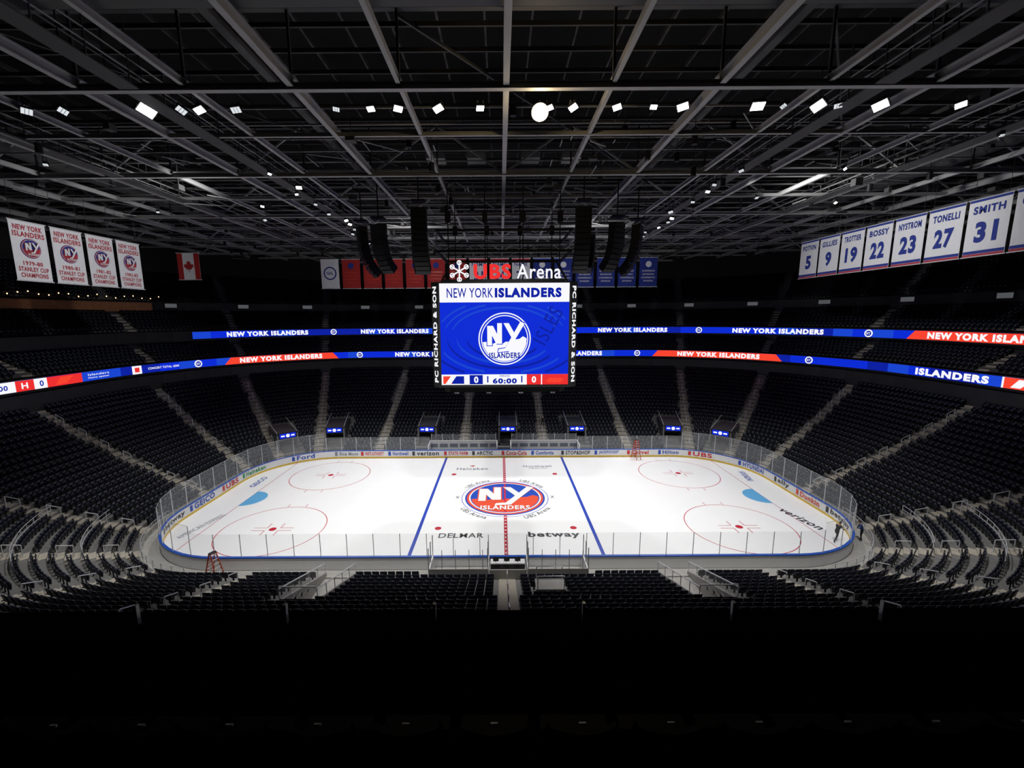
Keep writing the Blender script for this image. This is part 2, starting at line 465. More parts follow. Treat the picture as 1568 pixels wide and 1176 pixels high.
aisles('club_aisle_stairs',UROWS,zu,.85,-10,1.0,False)
mb=MB('concourse_sign_boxes')
for s in np.arange(-90,91,10.5):
    mp=rmap(30.35,s,20.85)
    mb.rect2(-.8,-.3,.8,.3,M_dimbox,mp,2); mb.rect2(-.95,-.4,.95,.4,M_black,mp,1)
mb.build()
mb=MB('bar_wood_fascia')
for a,b in zip(np.arange(-99,-62,2),np.arange(-97,-60,2)):
    mp=rmap(30.3,0,20.6); mb.rect2(a,-.7,b,.5,M_wood,mp,4)
    mb.rect2(a,.5,b,.62,M_wood,mp,9)
mb.build()
mb=MB('string_lights')
for s in np.arange(-100,-60,1.1):
    p=ringS(31,s); mb.ell((p[0],p[1],22.0+.2*math.cos(s*1.57)),(.06,.06,.08),M_bulb,nu=6,nv=4)
    q=ringS(31,s+1.1); mb.cyl((p[0],p[1],22.1+.2*math.cos(s*1.57)),(q[0],q[1],22.1+.2*math.cos((s+1.1)*1.57)),.015,M_black,4)
mb.build()

# ---------------------------------------------------------------- ribbon boards
def ribbon(name,d,zc,h,s0,s1,texts,reds,logos,extra=None):
    mb=MB(name); mp=rmap(d,0,zc,.03)
    nx=int((s1-s0)/1.2)
    mb.rect2(s0,-h/2-.12,s1,h/2+.12,M_black,mp,0,nx)
    mb.rect2(s0,-h/2,s1,h/2,L_blue,mp,1,nx)
    k=s0
    while k<s1-3:
        if random.random()<.5: mb.rect2(k,-h/2,k+2.5,h/2,L_blueD if random.random()<.5 else L_blueM,mp,2,3)
        k+=2.5
    for a,b in reds:
        mb.rect2(a,-h/2,b,h/2,L_orange,mp,3,int(abs(b-a)/1))
        for e,sg in((a,-1),(b,1)): mb.poly2([(e,-h/2),(e+sg*.9,-h/2),(e,h/2)][::sg],L_orange,mp,3)
    for s,t,w in texts: mb.text(t,s,0,w,h*.76,L_white,mp,4,.06)
    for s in logos:
        mb.disc2(s,0,.52,.52,L_white,mp,3,20); mb.disc2(s,0,.36,.36,L_blueD,mp,4,20); mb.text('NY',s,0,.5,.35,L_white,mp,5)
    if extra: extra(mb,mp,h)
    mb.build()
def ext(mb,mp,h):
    s=75.5
    mb.rect2(s-3.4,-h/2,s+6,h/2,L_white,mp,4,7); mb.text('0',s+1.0,0,.5,.6,L_blueD,mp,6,.03)
    mb.rect2(s-3.2,-h/2,s-.2,h/2,L_orange,mp,5,3); mb.poly2([(s-2.6,-.4),(s-2,.4),(s-1,.4),(s-1.8,-.4)],L_white,mp,6); mb.text('60:00',s+3.4,0,1.8,.5,L_blueD,mp,6,.03)
    s=-68
    mb.rect2(s-8,-h/2,s-.6,h/2,L_white,mp,4,6); mb.text('60:00',s-5.2,0,1.8,.5,L_blueD,mp,6,.03); mb.text('0',s-1.2,0,.4,.6,L_blueD,mp,6,.03)
    mb.rect2(s-3.6,-h/2,s-1.9,h/2,L_red,mp,5,2); mb.text('H',s-2.8,0,.6,.6,L_white,mp,6,.03)
    mb.rect2(s-.6,-h/2,s+3.2,h/2,L_red,mp,4,4); mb.poly2([(s+.2,-.4),(s+.8,.35),(s+2.2,.4),(s+1.4,-.35)],L_orange,mp,5)
    mb.text('Islanders',s+5.2,.18,2.6,.25,L_white,mp,5,.01); mb.text('Home opener',s+5.2,-.2,2.6,.25,L_white,mp,5,.01)
    mb.text('CONCERT TOTAL: $500',-54.6,0,4.0,.34,L_white,mp,5,.02)
    mb.rect2(-58.6,-h/2,-57.4,h/2,L_white,mp,4,2); mb.rect2(-58.3,-.3,-57.7,.3,L_red,mp,5)
ribbon('led_ribbon_board',20.8,12.3,1.05,-95,95,[(-38,'NEW YORK ISLANDERS',12.5),(-13,'NEW YORK ISLANDERS',12.5),(11.5,'NEW YORK ISLANDERS',12.5),(37,'NEW YORK ISLANDERS',12.5),(67.2,'ISLANDERS',7.6)],[(-45.5,-30),(27.5,45.5)],[-50,-25.5,-.5,24,50],ext)
ribbon('led_ribbon_board',24.5,16.3,1.05,-52.5,95,[(-41.5,'NEW YORK ISLANDERS',12.5),(-20,'NEW YORK ISLANDERS',12.5),(1,'NEW YORK ISLANDERS',12.5),(24,'NEW YORK ISLANDERS',12.5),(47.3,'NEW YORK ISLANDERS',13),(73,'NEW YORK ISLANDERS',13)],[(65,83)],[-31,-10,12,35.5,59.5])

# ---------------------------------------------------------------- vomitories
mb=MB('vomitory_portals')
for k,vals in PORT.items():
    for v in vals:
        d0=3.4; p=ring(d0,k,apos(k,v,d0)/seglen(d0,k))
        R=Matrix(((p[3],p[2],0),(-p[2],p[3],0),(0,0,1)))
        def W(x,y,z): return Vector((p[0],p[1],0))+R@Vector((x,y,z))
        for sx in(-1,1): mb.box(W(sx*1.25,2.6,1.85),(.22,5.2,3.3),M_concD,R)
        mb.box(W(0,2.7,3.45),(2.75,5.4,.16),M_suite,R)
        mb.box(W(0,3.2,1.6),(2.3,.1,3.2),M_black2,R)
        for sx in(-1,1): mb.box(W(sx*1.25,-.03,1.6),(.2,.1,3.2),M_conc,R)
        rr=R@Vector((1,0,0))
        mp=plane_map(W(0,-.12,3.1),rr,(0,0,1),.03)
        mb.box(W(0,-.05,3.1),(2.3,.14,.85),M_black,R)
        mb.rect2(-1.0,-.33,1.0,.33,L_blue,mp,1); mb.disc2(-.0,0,.24,.24,L_white,mp,2,16); mb.rect2(-.85,-.1,-.4,.1,L_white,mp,2); mb.rect2(.4,-.1,.85,.1,L_white,mp,2)
        for sx in(-1,1):
            mb.cyl(W(sx*1.25,0,3.5),W(sx*1.25,5.2,4.5),.03,M_metal,5)
mb.build()
mb=MB('vomitory_ramp')
for sx in(-1,1):
    xc=VX*sx; y0=-(12.95+1.2); y1=-(12.95+VD)
    mb.box((xc,(y0+y1)/2,.2),(2*VW,abs(y1-y0),.1),M_concL)
    for e in(-1,1):
        x=xc+e*VW
        vs=[]
        for dx in(-.07,.07):
            for yy,zz in((y0,.05),(y1,.05),(y1,zb(VD)+.1),(y0,zb(1.4)+.2)): vs.append((x+dx,yy,zz))
        mb.add(vs,[(0,1,2,3),(7,6,5,4),(3,2,6,7),(0,3,7,4),(1,5,6,2)],M_concL)
        zz0,zz1=zb(1.4)+.2,zb(VD)+.1
        mb.quad((x,y0,zz0),(x,y1,zz1),(x,y1,zz1+.7),(x,y0,zz0+.7),M_glass)
        mb.cyl((x,y0,zz0+.72),(x,y1,zz1+.72),.04,M_metal,6)
        for t in np.linspace(0,1,6):
            yy=y0+(y1-y0)*t; zz=zz0+(zz1-zz0)*t; mb.cyl((x,yy,zz),(x,yy,zz+.72),.025,M_metal,5)
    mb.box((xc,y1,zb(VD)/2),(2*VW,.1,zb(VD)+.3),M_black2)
    mb.cyl((xc-VW,y1,zb(VD)+.95),(xc+VW,y1,zb(VD)+.95),.04,M_metal,6)
mb.build()

# ---------------------------------------------------------------- benches
mb=MB('players_bench')
for xc in(-5.6,5.6):
    mb.box((xc,14.0,.2),(9.2,1.5,.1),M_concL)
    mb.box((xc,14.15,.5),(8.8,.4,.08),M_black)
    for x in np.arange(-4,4.1,2): mb.box((xc+x,14.15,.35),(.1,.35,.3),M_metal)
    mb.box((xc,15.1,.95),(9.4,.12,1.5),M_white); mb.box((xc,15.02,1.75),(9.5,.2,.1),M_white)
    for x in np.arange(-4.5,4.6,1.5):
        mb.box((xc+x,15.1,2.2),(.05,.05,1.1),M_metal)
        mb.quad((xc+x,15.1,1.7),(xc+min(x+1.5,4.5),15.1,1.7),(xc+min(x+1.5,4.5),15.1,2.7),(xc+x,15.1,2.7),M_glass)
    for x in np.arange(-4.2,4.3,1.4): mb.box((xc+x,15.02,1.1),(1.1,.04,.5),M_inkgray)
    for e in(-1,1): mb.box((xc+e*4.65,14.1,.95),(.12,1.9,1.5),M_white)
mb.build()
mb=MB('penalty_box')
mb.box((.2,-14.2,.2),(11.3,2.0,.12),M_concL)
for x in(-5.5,-1.35,1.5,5.7):
    mb.box((x,-14.15,.75),(.1,1.9,1.0),M_white)
    mb.quad((x,-13.2,1.2),(x,-15.1,1.2),(x,-15.1,2.9),(x,-13.2,2.9),M_glass)
    for y in(-13.25,-14.2,-15.1): mb.box((x,y,1.95),(.06,.06,1.9),M_metal)
for x0,x1 in((-5.5,-1.35),(1.5,5.7)):
    mb.box(((x0+x1)/2,-14.6,.55),(x1-x0-.4,.4,.08),M_black)
    for e in(x0+.6,x1-.6): mb.box((e,-14.6,.4),(.08,.3,.3),M_metal)
    mb.box(((x0+x1)/2,-15.15,.8),(x1-x0,.08,1.1),M_concL)
    for x in np.arange(x0,x1,.95): mb.box((x,-15.15,2.0),(.04,.04,1.6),M_metal)
mb.box((.07,-13.7,1.0),(2.5,.6,.08),M_white); mb.box((.07,-13.95,.6),(2.5,.08,.8),M_inkblk)
for x in(-.8,0,.8):
    mb.box((x,-13.7,1.22),(.42,.05,.3),M_black); mb.box((x,-13.7,1.07),(.1,.15,.08),M_black)
    mb.box((x,-14.5,.5),(.4,.4,.06),M_seatB); mb.box((x,-14.72,.75),(.4,.05,.45),M_seatB); mb.cyl((x,-14.5,.26),(x,-14.5,.5),.03,M_metal,6)
mb.box((.07,-15.1,.75),(2.6,.08,1.0),M_concL)
mb.build()
mb=MB('broadcast_platform')
mb.box((2.6,-18.7,2.5),(1.8,1.1,.12),M_concL); mb.box((2.6,-18.7,1.8),(1.5,.9,1.3),M_concD)
for x in(1.8,3.4):
    for y in(-18.2,-19.2): mb.cyl((x,y,1.2),(x,y,3.4),.03,M_metal,6)
mb.cyl((1.8,-19.2,3.4),(3.4,-19.2,3.4),.03,M_metal,6); mb.cyl((1.8,-18.2,3.4),(3.4,-18.2,3.4),.03,M_metal,6)
mb.build()

# ---------------------------------------------------------------- scoreboard
mb=MB('center_hung_scoreboard')
zt0,zt1=12.7,21.75; F=-4.2
poly=[(-5.9,F),(5.9,F),(6.55,F+.55),(6.55,4.0),(5.9,4.5),(-5.9,4.5),(-6.55,4.0),(-6.55,F+.55)]
def prism(mb,poly,z0,z1,m,sc_=1.):
    n=len(poly); vs=[(x,y,z0) for x,y in poly]+[(x*sc_,y*sc_,z1) for x,y in poly]
    mb.add(vs,[(i,(i+1)%n,n+(i+1)%n,n+i) for i in range(n)]+[tuple(range(n-1,-1,-1)),tuple(range(n,2*n))],m)
prism(mb,poly,zt0-.25,zt1+.15,M_black)
prism(mb,[(x*.86,y*.86) for x,y in poly],zt0-.8,zt0-.25,M_black)
for x in(-4.5,-1.5,1.5,4.5): mb.cyl((x,F+.9,zt0-.95),(x,F+.9,zt0-.3),.22,M_metal,10)
def screen(o,r):
    mp=plane_map(o,r,(0,0,1),.012); W=5.75
    mb.rect2(-W,zt0,W,zt1,L_blue,mp,1)
    for q in range(5):
        rr=3.0+q*.75; pts=[]
        for a in range(190-q*6,330,8):
            pts.append((rr*1.15*math.cos(math.radians(a)),16.9+rr*.62*math.sin(math.radians(a))))
        for i in range(len(pts)-1):
            a,b=pts[i],pts[i+1]
            if min(a[1],b[1])<13.7 or max(abs(a[0]),abs(b[0]))>W: continue
            mb.poly2([a,b,(b[0],b[1]+.22),(a[0],a[1]+.22)],L_blueM if q%2 else L_blueD,mp,2)
    for q in range(3):
        rr=4.4+q*.6; pts=[(rr*1.1*math.cos(math.radians(a)),16.9+rr*.6*math.sin(math.radians(a))) for a in range(20,165,8)]
        for i in range(len(pts)-1):
            a,b=pts[i],pts[i+1]
            if max(a[1],b[1])>19.8 or max(abs(a[0]),abs(b[0]))>W: continue
            mb.poly2([a,b,(b[0],b[1]+.18),(a[0],a[1]+.18)],L_blueM,mp,2)
    mb.text('ISLES',3.9,18.0,3.4,1.3,L_blueD,mp,3,.0,rot=math.radians(62))
    mb.rect2(-W,20.1,W,zt1,L_white,mp,3)
    mb.text('NEW YORK',-3.05,20.92,4.1,.85,L_blueD,mp,4,.01); mb.text('ISLANDERS',2.1,20.92,5.9,.85,L_blueD,mp,4,.06)
    lm=lambda x,y,l:mp(x,y+16.85,l)
    logo(mb,lm,2.35,L_blue,L_white,L_white,L_blue,4,ringc=L_white,textc=L_blueD)
    mb.rect2(-W,zt0,W,13.65,L_white,mp,3)
    mb.rect2(-5.6,12.8,-4.8,13.5,L_orange,mp,4); mb.rect2(-4.8,12.8,-3.7,13.5,L_blueD,mp,4); mb.poly2([(-5.4,12.8),(-4.9,13.5),(-4.4,13.5),(-4.9,12.8)],L_white,mp,5)
    mb.rect2(3.4,12.7,W,13.65,L_red,mp,4); mb.rect2(2.0,12.7,3.3,13.65,L_red,mp,4); mb.rect2(-3.2,12.75,-2.0,13.6,L_blueD,mp,4)
    for i,x in enumerate((3.9,4.3,4.7)): mb.poly2([(x-.2,13.0),(x+.3,12.85),(x+.7,13.2),(x+.2,13.35)],L_orange,mp,5+i)
    mb.text('0',-2.6,13.17,.4,.6,L_white,mp,5,.04); mb.text('0',2.65,13.17,.4,.6,L_white,mp,5,.04)
    mb.text('60:00',0,13.05,2.2,.5,L_blueD,mp,4,.05); mb.text('1',-1.55,13.2,.12,.6,L_blueD,mp,4); mb.text('1',1.55,13.2,.12,.6,L_blueD,mp,4); mb.text('PERIOD',0,13.5,.9,.16,L_blueD,mp,4)
screen((0,F,0),(1,0,0)); screen((0,4.5,0),(-1,0,0))
for sx in(-1,1):
    a=Vector((sx*5.9,F,0));b=Vector((sx*6.55,F+.55,0)); r=(b-a).normalized()*sx
    mp=plane_map((a+b)/2,r,(0,0,1),.02)
    mb.text('PC RICHARD & SON',0,17.2,8.6,.5,L_white,mp,1,.04,rot=math.radians(-90 if sx>0 else 90))
    mp=plane_map((sx*6.55,0.2,0),(0,sx,0),(0,0,1),.02)
    mb.rect2(-3.4,13.2,3.4,21.2,L_blue,mp,1)
mb.box((0,F+.3,21.98),(10.8,.3,.25),M_black)
for x0,x1 in((-5.6,-4.6),(5.6,4.6)): mb.beam((x0,F+.3,21.9),(x1,F+.3,23.6),.15,.15,M_black)
mb.beam((-4.6,F+.4,23.6),(4.6,F+.4,23.6),.12,.12,M_black)
mp=plane_map((0,F+.1,0),(1,0,0),(0,0,1),.02)
mb.text('UBS',-1.05,22.75,3.3,1.3,L_red,mp,1,.04)
mb.text('Arena',3.05,22.75,3.9,1.25,L_white,mp,1,.01)
for q in range(3):
    a=q*math.pi/3+math.pi/6; c,s_=math.cos(a),math.sin(a); cx,cz=-3.95,22.8
    mb.poly2([(cx-c*.85-s_*.06,cz-s_*.85+c*.06),(cx-c*.85+s_*.06,cz-s_*.85-c*.06),(cx+c*.85+s_*.06,cz+s_*.85-c*.06),(cx+c*.85-s_*.06,cz+s_*.85+c*.06)],L_white,mp,1+q)
    for e in(-1,1):
        mb.ring2(cx+e*c*.72,cz+e*s_*.72,.13,.22,L_white,mp,4,14)
for x in(-5,-1.7,1.7,5):
    for y in(-3,3.3):
        mb.cyl((x,y,21.8),(x,y,30.2),.05,M_black,6); mb.box((x,y,27.6),(.45,.45,.9),M_black)
for z in(24.6,26.4):
    for a,b in(((-6,-3.4),(6,-3.4)),((-6,3.6),(6,3.6)),((-6,-3.4),(-6,3.6)),((6,-3.4),(6,3.6))):
        mb.beam((a[0],a[1],z),(b[0],b[1],z),.18,.18,M_black)
mb.build()
def speaker(x,y,z,n,face):
    mb=MB('line_array_speaker'); ang=0; px,py,pz=x,y,z
    fx,fy=face
    mb.box((x,y,z+.3),(1.1,.9,.15),M_black); mb.cyl((x,y,z+.3),(x,y,30.2),.06,M_black,6)
    for i in range(n):
        ang=(i/n)**2*1.0
        dz=-math.cos(ang)*.42; db=-math.sin(ang)*.42
        px+=fx*db;py+=fy*db;pz+=dz
        nrm=Vector((fx*math.cos(ang),fy*math.cos(ang),-math.sin(ang)))
        R=frame(nrm); mb.box((px,py,pz),(1.25,.38,.75),M_black,R)
        mb.box(Vector((px,py,pz))+nrm*.38,(1.1,.3,.02),M_black,R)
    mb.build()
for x,y,z,n,f in((-13.0,-2,27.2,11,(-.85,-.5)),(-10.9,-4,27.0,10,(-.5,-.85)),(-7.1,-5.5,28.0,13,(0,-1)),(6.6,-5.5,28.0,13,(0,-1)),(9.8,-4,27.0,10,(.5,-.85)),(12.2,-2,27.2,11,(.85,-.5)),(-9.0,4,27.5,10,(-.4,.9)),(9.0,4,27.5,10,(.4,.9))):
    speaker(x,y,z,n,f)

# ---------------------------------------------------------------- roof steel
mb=MB('roof_truss_steel')
Z=30.2
xs=[5.35*i for i in range(-11,12)]
for x in xs:
    big=(round(x/5.35)%2==0)
    mb.ibeam((x,-50,Z+.2),(x,55,Z+.2),.30 if big else .22,.45 if big else .3,M_beam)
ysT=[-19.4,-6.2,7.8,21.8,35.8,49]
for y in ysT:
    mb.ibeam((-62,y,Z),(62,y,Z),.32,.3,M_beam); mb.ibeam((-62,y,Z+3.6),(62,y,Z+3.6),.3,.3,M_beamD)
    for i in range(-11,11):
        x0=i*5.35;x1=x0+5.35
        if y>-18:
            if i%2==0: mb.beam((x0,y,Z),(x1,y,Z+3.6),.16,.16,M_beam)
            else: mb.beam((x0,y,Z+3.6),(x1,y,Z),.16,.16,M_beam)
        mb.beam((x0,y,Z),(x0,y,Z+3.6),.12,.12,M_beamD)
for y in(-34,-27,-13.5,0.8,14.8,28.8,42.5): mb.ibeam((-62,y,Z+.1),(62,y,Z+.1),.18,.22,M_beam)
y=-44; j=0
while y<55:
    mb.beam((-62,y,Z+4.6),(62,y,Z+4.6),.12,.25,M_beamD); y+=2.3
    if y>-16: mb.beam((-62,y,Z+1.4),(62,y,Z+1.4),.07,.1,M_beam)
x=-60
while x<60:
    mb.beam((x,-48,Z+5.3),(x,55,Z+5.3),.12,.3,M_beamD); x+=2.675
for i in range(-11,11,2):
    for j in range(len(ysT)-1):
        if (i+j)%4 in(0,1): continue
        mb.beam((i*5.35,ysT[j],Z+3.2),(i*5.35+10.7,ysT[j+1],Z+3.2),.12,.15,M_beamD)
mb.build()
mb=MB('roof_catwalk')
for x in(-31,-18.7,18.7,31):
    mb.box((x,2,Z-.1),(1.0,86,.06),M_beamD)
    for e in(-.55,.55):
        for z in(.55,1.05): mb.beam((x+e,-40,Z-.1+z),(x+e,45,Z-.1+z),.05,.05,M_beam)
        y=-40
        while y<45: mb.beam((x+e,y,Z-.1),(x+e,y,Z+2.5),.05,.05,M_beamD); y+=2.2
for y in(-24.3,20):
    mb.box((0,y,Z+.8),(76,1.1,.08),M_beamD)
    for e in(-.55,.55):
        for z in(.55,1.05): mb.beam((-38,y+e,Z+.8+z),(38,y+e,Z+.8+z),.05,.05,M_beamD)
mb.build()
mb=MB('roof_air_duct')
for x in(-40,40):
    mb.cyl((x,-40,Z+2.4),(x,48,Z+2.4),.7,M_beamD,14)
for x in(-13.4,13.4): mb.cyl((x,-40,Z+2.2),(x,48,Z+2.2),.3,M_beamD,10)
for x in(-6,-2.4,2.4,6): mb.box((x,-2,Z+2.6),(1.6,1.6,.5),M_beam)
mb.build()
mb=MB('rigging_clutter')
for i in range(520):
    x=random.uniform(-50,50);y=random.uniform(-16,48);z=Z-random.uniform(-1.2,.8)
    k=random.random()
    if k<.55: mb.beam((x,y,z),(x+random.choice((0,1))*random.uniform(1,4),y+random.uniform(.5,3),z),.06,.06,M_beam)
    elif k<.8: mb.box((x,y,z),(random.uniform(.2,.7),random.uniform(.2,.7),random.uniform(.2,.6)),M_beamD); mb.cyl((x,y,z),(x,y,Z+2.5),.03,M_beamD,4)
    else:
        mb.cyl((x,y,z-.3),(x,y,z+.3),.2,M_black,8); mb.cyl((x,y,z),(x,y,Z+2.5),.03,M_beamD,4)
mb.build()

# ---------------------------------------------------------------- sports lights
def fixtures(name,lst):
    mb=MB(name)
    for x,y,z,w,nrm,m,roll in lst:
        n=Vector(nrm).normalized(); R=Matrix.Rotation(roll,3,n)@frame(nrm); c=Vector((x,y,z))
        mb.box(c-n*.12,(w*1.05,w*.76,.2),M_black,R)
        mb.box(c,(w*.92,w*.62,.03),m,R)
        for k in(-.155,.155): mb.box(c+n*.017+R@Vector((k*w,0,0)),(.02,w*.62,.01),M_black,R)
        for k in range(-1,2): mb.box(c-n*.26+R@Vector((k*w*.3,0,0)),(.03,w*.7,.12),M_beamD,R)
        for e in(-1,1): mb.beam(c+R@Vector((e*w*.55,0,0)),(x+e*w*.3,y,Z+.3),.05,.05,M_beamD)
    mb.build()
lst=[]
for x,w,b in((-26.3,.5,0),(-24.3,.45,0),(-19.7,.85,1),(-17.8,.5,0),(-16.8,.55,1),(-14.8,.5,0),(-9.3,.36,0),(-7.4,.44,1),(-5.9,.5,1),(-3.7,.56,1),(-1.4,.44,1),(2.4,.42,1),(3.7,.5,1),(6.1,.48,1),(8.1,.38,1),(9.7,.6,1),(13.8,.7,1),(15.2,.3,0),(17.1,.7,1),(18.2,.4,0),(20.5,.72,1),(24.9,.5,1)):
    lst.append((x,-17.3,Z-.1,w,(-x*.02+random.uniform(-.25,.25),-.5,-.8),M_lamp if b else M_lampdim,random.uniform(-.6,.6)))
fixtures('arena_floodlight_row',lst)
lst=[]
for x in(-18.7,18.7):
    for y in(-8,-4.5,-2.5,1,5,8,10,13,16,19): lst.append((x+random.uniform(-1.5,1.5),y,Z-.5,random.uniform(.25,.5),(-x*.01,-.5,-.8),M_lamp if random.random()<.4 else M_lampdim,random.uniform(-.5,.5)))
for x,y in((26,-8),(31,-14),(-24,2),(24,0),(-27,8),(38,-15),(-33,-10),(33,2),(-20,24),(21,25),(-36,4),(44,-9)):
    lst.append((x,y,Z-.4,random.uniform(.25,.45),(random.uniform(-.3,.3),-.5,-.8),M_lamp if random.random()<.4 else M_lampdim,random.uniform(-.5,.5)))
fixtures('arena_floodlight_cluster',lst)
mb=MB('round_work_lamp')
n=Vector((0,-.75,-.65)).normalized(); c=Vector((1.85,-17.6,Z-.45))
mb.cyl(c-n*.35,c,.25,M_black,16,.48); mb.cyl(c,c+n*.02,.44,M_lampwarm,20); mb.cyl(c-n*.3,(1.85,-17.3,Z+.3),.04,M_beamD,6)
mb.build()

# ---------------------------------------------------------------- banners
def banner(name,o,r,w,h,base,parts):
    mb=MB(name); mp=plane_map(o,r,(0,0,1),.015)
    mb.rect2(-w/2,-h/2,w/2,h/2,base,mp,0); mb.rect2(w/2,-h/2,-w/2,h/2,base,mp,-1)
    R=Vector(r); oo=Vector(o)
    for e in(-1,1):
        a=oo+R*(-w/2-.1)+Vector((0,0,e*h/2));b=oo+R*(w/2+.1)+Vector((0,0,e*h/2)); mb.cyl(a,b,.05,M_metal,6)
    for e in(-.8,.8):
        a=oo+R*(e*w/2)+Vector((0,0,h/2)); mb.cyl(a,(a.x,a.y,30),.02,M_black,4)
    parts(mb,mp); mb.build()
def cup(year):
    def f(mb,mp):
        mb.text('NEW YORK',0,1.85,2.2,.42,M_tR,mp,1,.03); mb.text('ISLANDERS',0,1.33,2.4,.42,M_tR,mp,1,.03)
        lm=lambda x,y,l:mp(x,y+.25,l); logo(mb,lm,.78,M_tB,M_fab,M_tR,M_tR,1)
        mb.text(year,0,-.95,1.5,.34,M_tR,mp,1,.03); mb.text('STANLEY CUP',0,-1.42,2.3,.36,M_tR,mp,1,.03); mb.text('CHAMPIONS',0,-1.9,2.1,.36,M_tR,mp,1,.03)
    return f
for i,yv in enumerate(('1979-80','1980-81','1981-82','1982-83')):
    banner('championship_banner',(-38.8,-6.5+3.17*i,24.3),(0,1,0),2.75,4.7,M_fab,cup(yv))
def ret(nm,num):
    def f(mb,mp):
        mb.rect2(-1.45,1.98,1.45,2.25,M_tB,mp,1); mb.rect2(-1.45,-2.25,1.45,-2.0,M_tR,mp,1); mb.rect2(-1.45,-1.98,1.45,-1.75,M_tB,mp,1)
        mb.text(nm,0,1.35,2.2,.6,M_tB,mp,1,.04); mb.text(num,0,-.35,1.6 if len(num)>1 else .9,1.6,M_tB,mp,1,.05)
    return f
for i,(nm,num) in enumerate((('POTVIN','5'),('GILLIES','9'),('TROTTIER','19'),('BOSSY','22'),('NYSTROM','23'),('TONELLI','27'),('SMITH','31'),('GORING','91'))):
    banner('retired_number_banner',(37.3,11.2-3.23*i,25.5),(0,-1,0),2.95,4.4,M_fab,ret(nm,num))
def flagp(mb,mp):
    mb.rect2(-1.35,-1.6,-.7,1.6,M_fabR,mp,1); mb.rect2(.7,-1.6,1.35,1.6,M_fabR,mp,1)
    half=[(0,.75),(.12,.5),(.27,.55),(.22,.2),(.38,.33),(.44,.22),(.62,.25),(.55,.05),(.62,-.02),(.3,-.28),(.34,-.4),(.04,-.35),(.04,-.7)]
    pts=half+[(-x,y) for x,y in half[::-1] if x>0]
    mb.poly2(pts[::-1],M_fabR,mp,1)
banner('canada_flag',(-38.8,11.6,25.2),(1,0,0),2.7,3.2,M_fab,flagp)
def small(col,k):
    def f(mb,mp):
        if k in(0,):
            mb.disc2(0,.1,1,1,M_tB,mp,1,24); mb.disc2(0,.1,.8,.8,M_fab,mp,2,24); mb.text('NHL',0,.1,1,.5,M_tB,mp,3)
        elif col is M_fab:
            mb.text('NAME',0,1.3,2,.5,M_tB,mp,1); mb.text(str(10+k*3),0,-.4,1.4,1.4,M_tB,mp,1,.03); mb.rect2(-1.35,1.9,1.35,2.2,M_tR,mp,1)
        else:
            mb.disc2(0,1.2,.45,.45,M_fab if col is M_fabB else M_tB,mp,1,20)
            for z,w in((.2,2.0),(-.3,1.7),(-.8,2.1),(-1.3,1.4)): mb.text('CONFERENCE' if w>1.9 else 'DIVISION',0,z,w,.24,M_fab if col is M_fabB else M_orange,mp,1)
    return f
for k in range(16):
    col=M_fab if k in(0,7,8,9) else(M_fabR if k<7 else M_fabB)
    banner('division_banner',(-26.6+3.27*k,25,25.5),(1,0,0),2.75,4.4,col,small(col,k))

# ---------------------------------------------------------------- foreground balcony
mb=MB('balcony_parapet')
mb.box((0,-38.8,14.2),(70,.2,2.9),M_black2); mb.box((0,-38.85,15.68),(70,.36,.07),M_black2)
mb.box((0,-38.95,15.64),(70,.05,.03),M_black)
mb.box((0,-40.3,14.7),(70,3.0,.3),M_black2); mb.box((0,-41.0,15.2),(70,1.4,.7),M_black2); mb.box((0,-44.5,16.3),(70,5.6,1.5),M_black2)
x=-20.8
while x<21:
    mb.box((x,-38.85,15.82),(.03,.04,.22),M_metal); x+=1.52
mb.build()
mb=MB('balcony_seat_row')
for i in range(-9,10):
    x=i*.5+.1; y=-40.6
    vs=[];cols=9
    for zz,yo,ww in((15.83,0,.2),(16.13,-.03,.225),(16.43,-.07,.225),(16.52,-.085,.19)):
        for k in range(cols):
            t=-1+2*k/(cols-1); vs.append((x+t*ww,y+yo-.05*(1-t*t)+.0,zz))
    o=len(vs)
    vs2=[(a,b-.035,c) for a,b,c in vs]; fs=[]
    for r_ in range(3):
        for k in range(cols-1):
            q=r_*cols+k; fs+=[(q,q+1,q+cols+1,q+cols),(o+q,o+q+cols,o+q+cols+1,o+q+1)]
    for k in range(cols-1): q=3*cols+k; fs.append((q,q+1,o+q+1,o+q))
    mb.add(vs+vs2,fs,M_seatB)
    mb.box((x,y+.18,16.03),(.42,.1,.4),M_seatB); mb.box((x,y+.1,15.7),(.06,.3,.4),M_black2); mb.box((x+.25,y+.15,16.06),(.05,.32,.04),M_black2)
    mb.box((x,y-.105,16.525),(.04,.01,.012),M_metal)
mb.build()

# ---------------------------------------------------------------- ladders
def ladder(x,y,h,rot):
    mb=MB('step_ladder'); R=Matrix.Rotation(rot,3,'Z'); o=Vector((x,y,0.012))
    W=lambda a,b,c:o+R@Vector((a,b,c))
    for sy,m in((-1,M_ladder),(1,M_ladder)):
        for sx in(-1,1): mb.beam(W(sx*.32,sy*.62,0),W(sx*.2,sy*.06,h),.05,.08,m)
        k=.3
        while k<h-.1:
            t=k/h; w=.32-.12*t; yy=sy*(.62-.56*t); mb.beam(W(-w,yy,k),W(w,yy,k),.08 if sy<0 else .04,.03,M_metal if sy<0 else m); k+=.3
    mb.box(W(0,0,h),(.46,.26,.06),M_inkblk,R)
    for sx in(-1,1): mb.beam(W(sx*.28,-.38,h*.42),W(sx*.28,.38,h*.42),.02,.03,M_metal)
    mb.build()
ladder(17.6,12.1,2.6,.3); ladder(-21.4,-14.0,2.0,1.2)

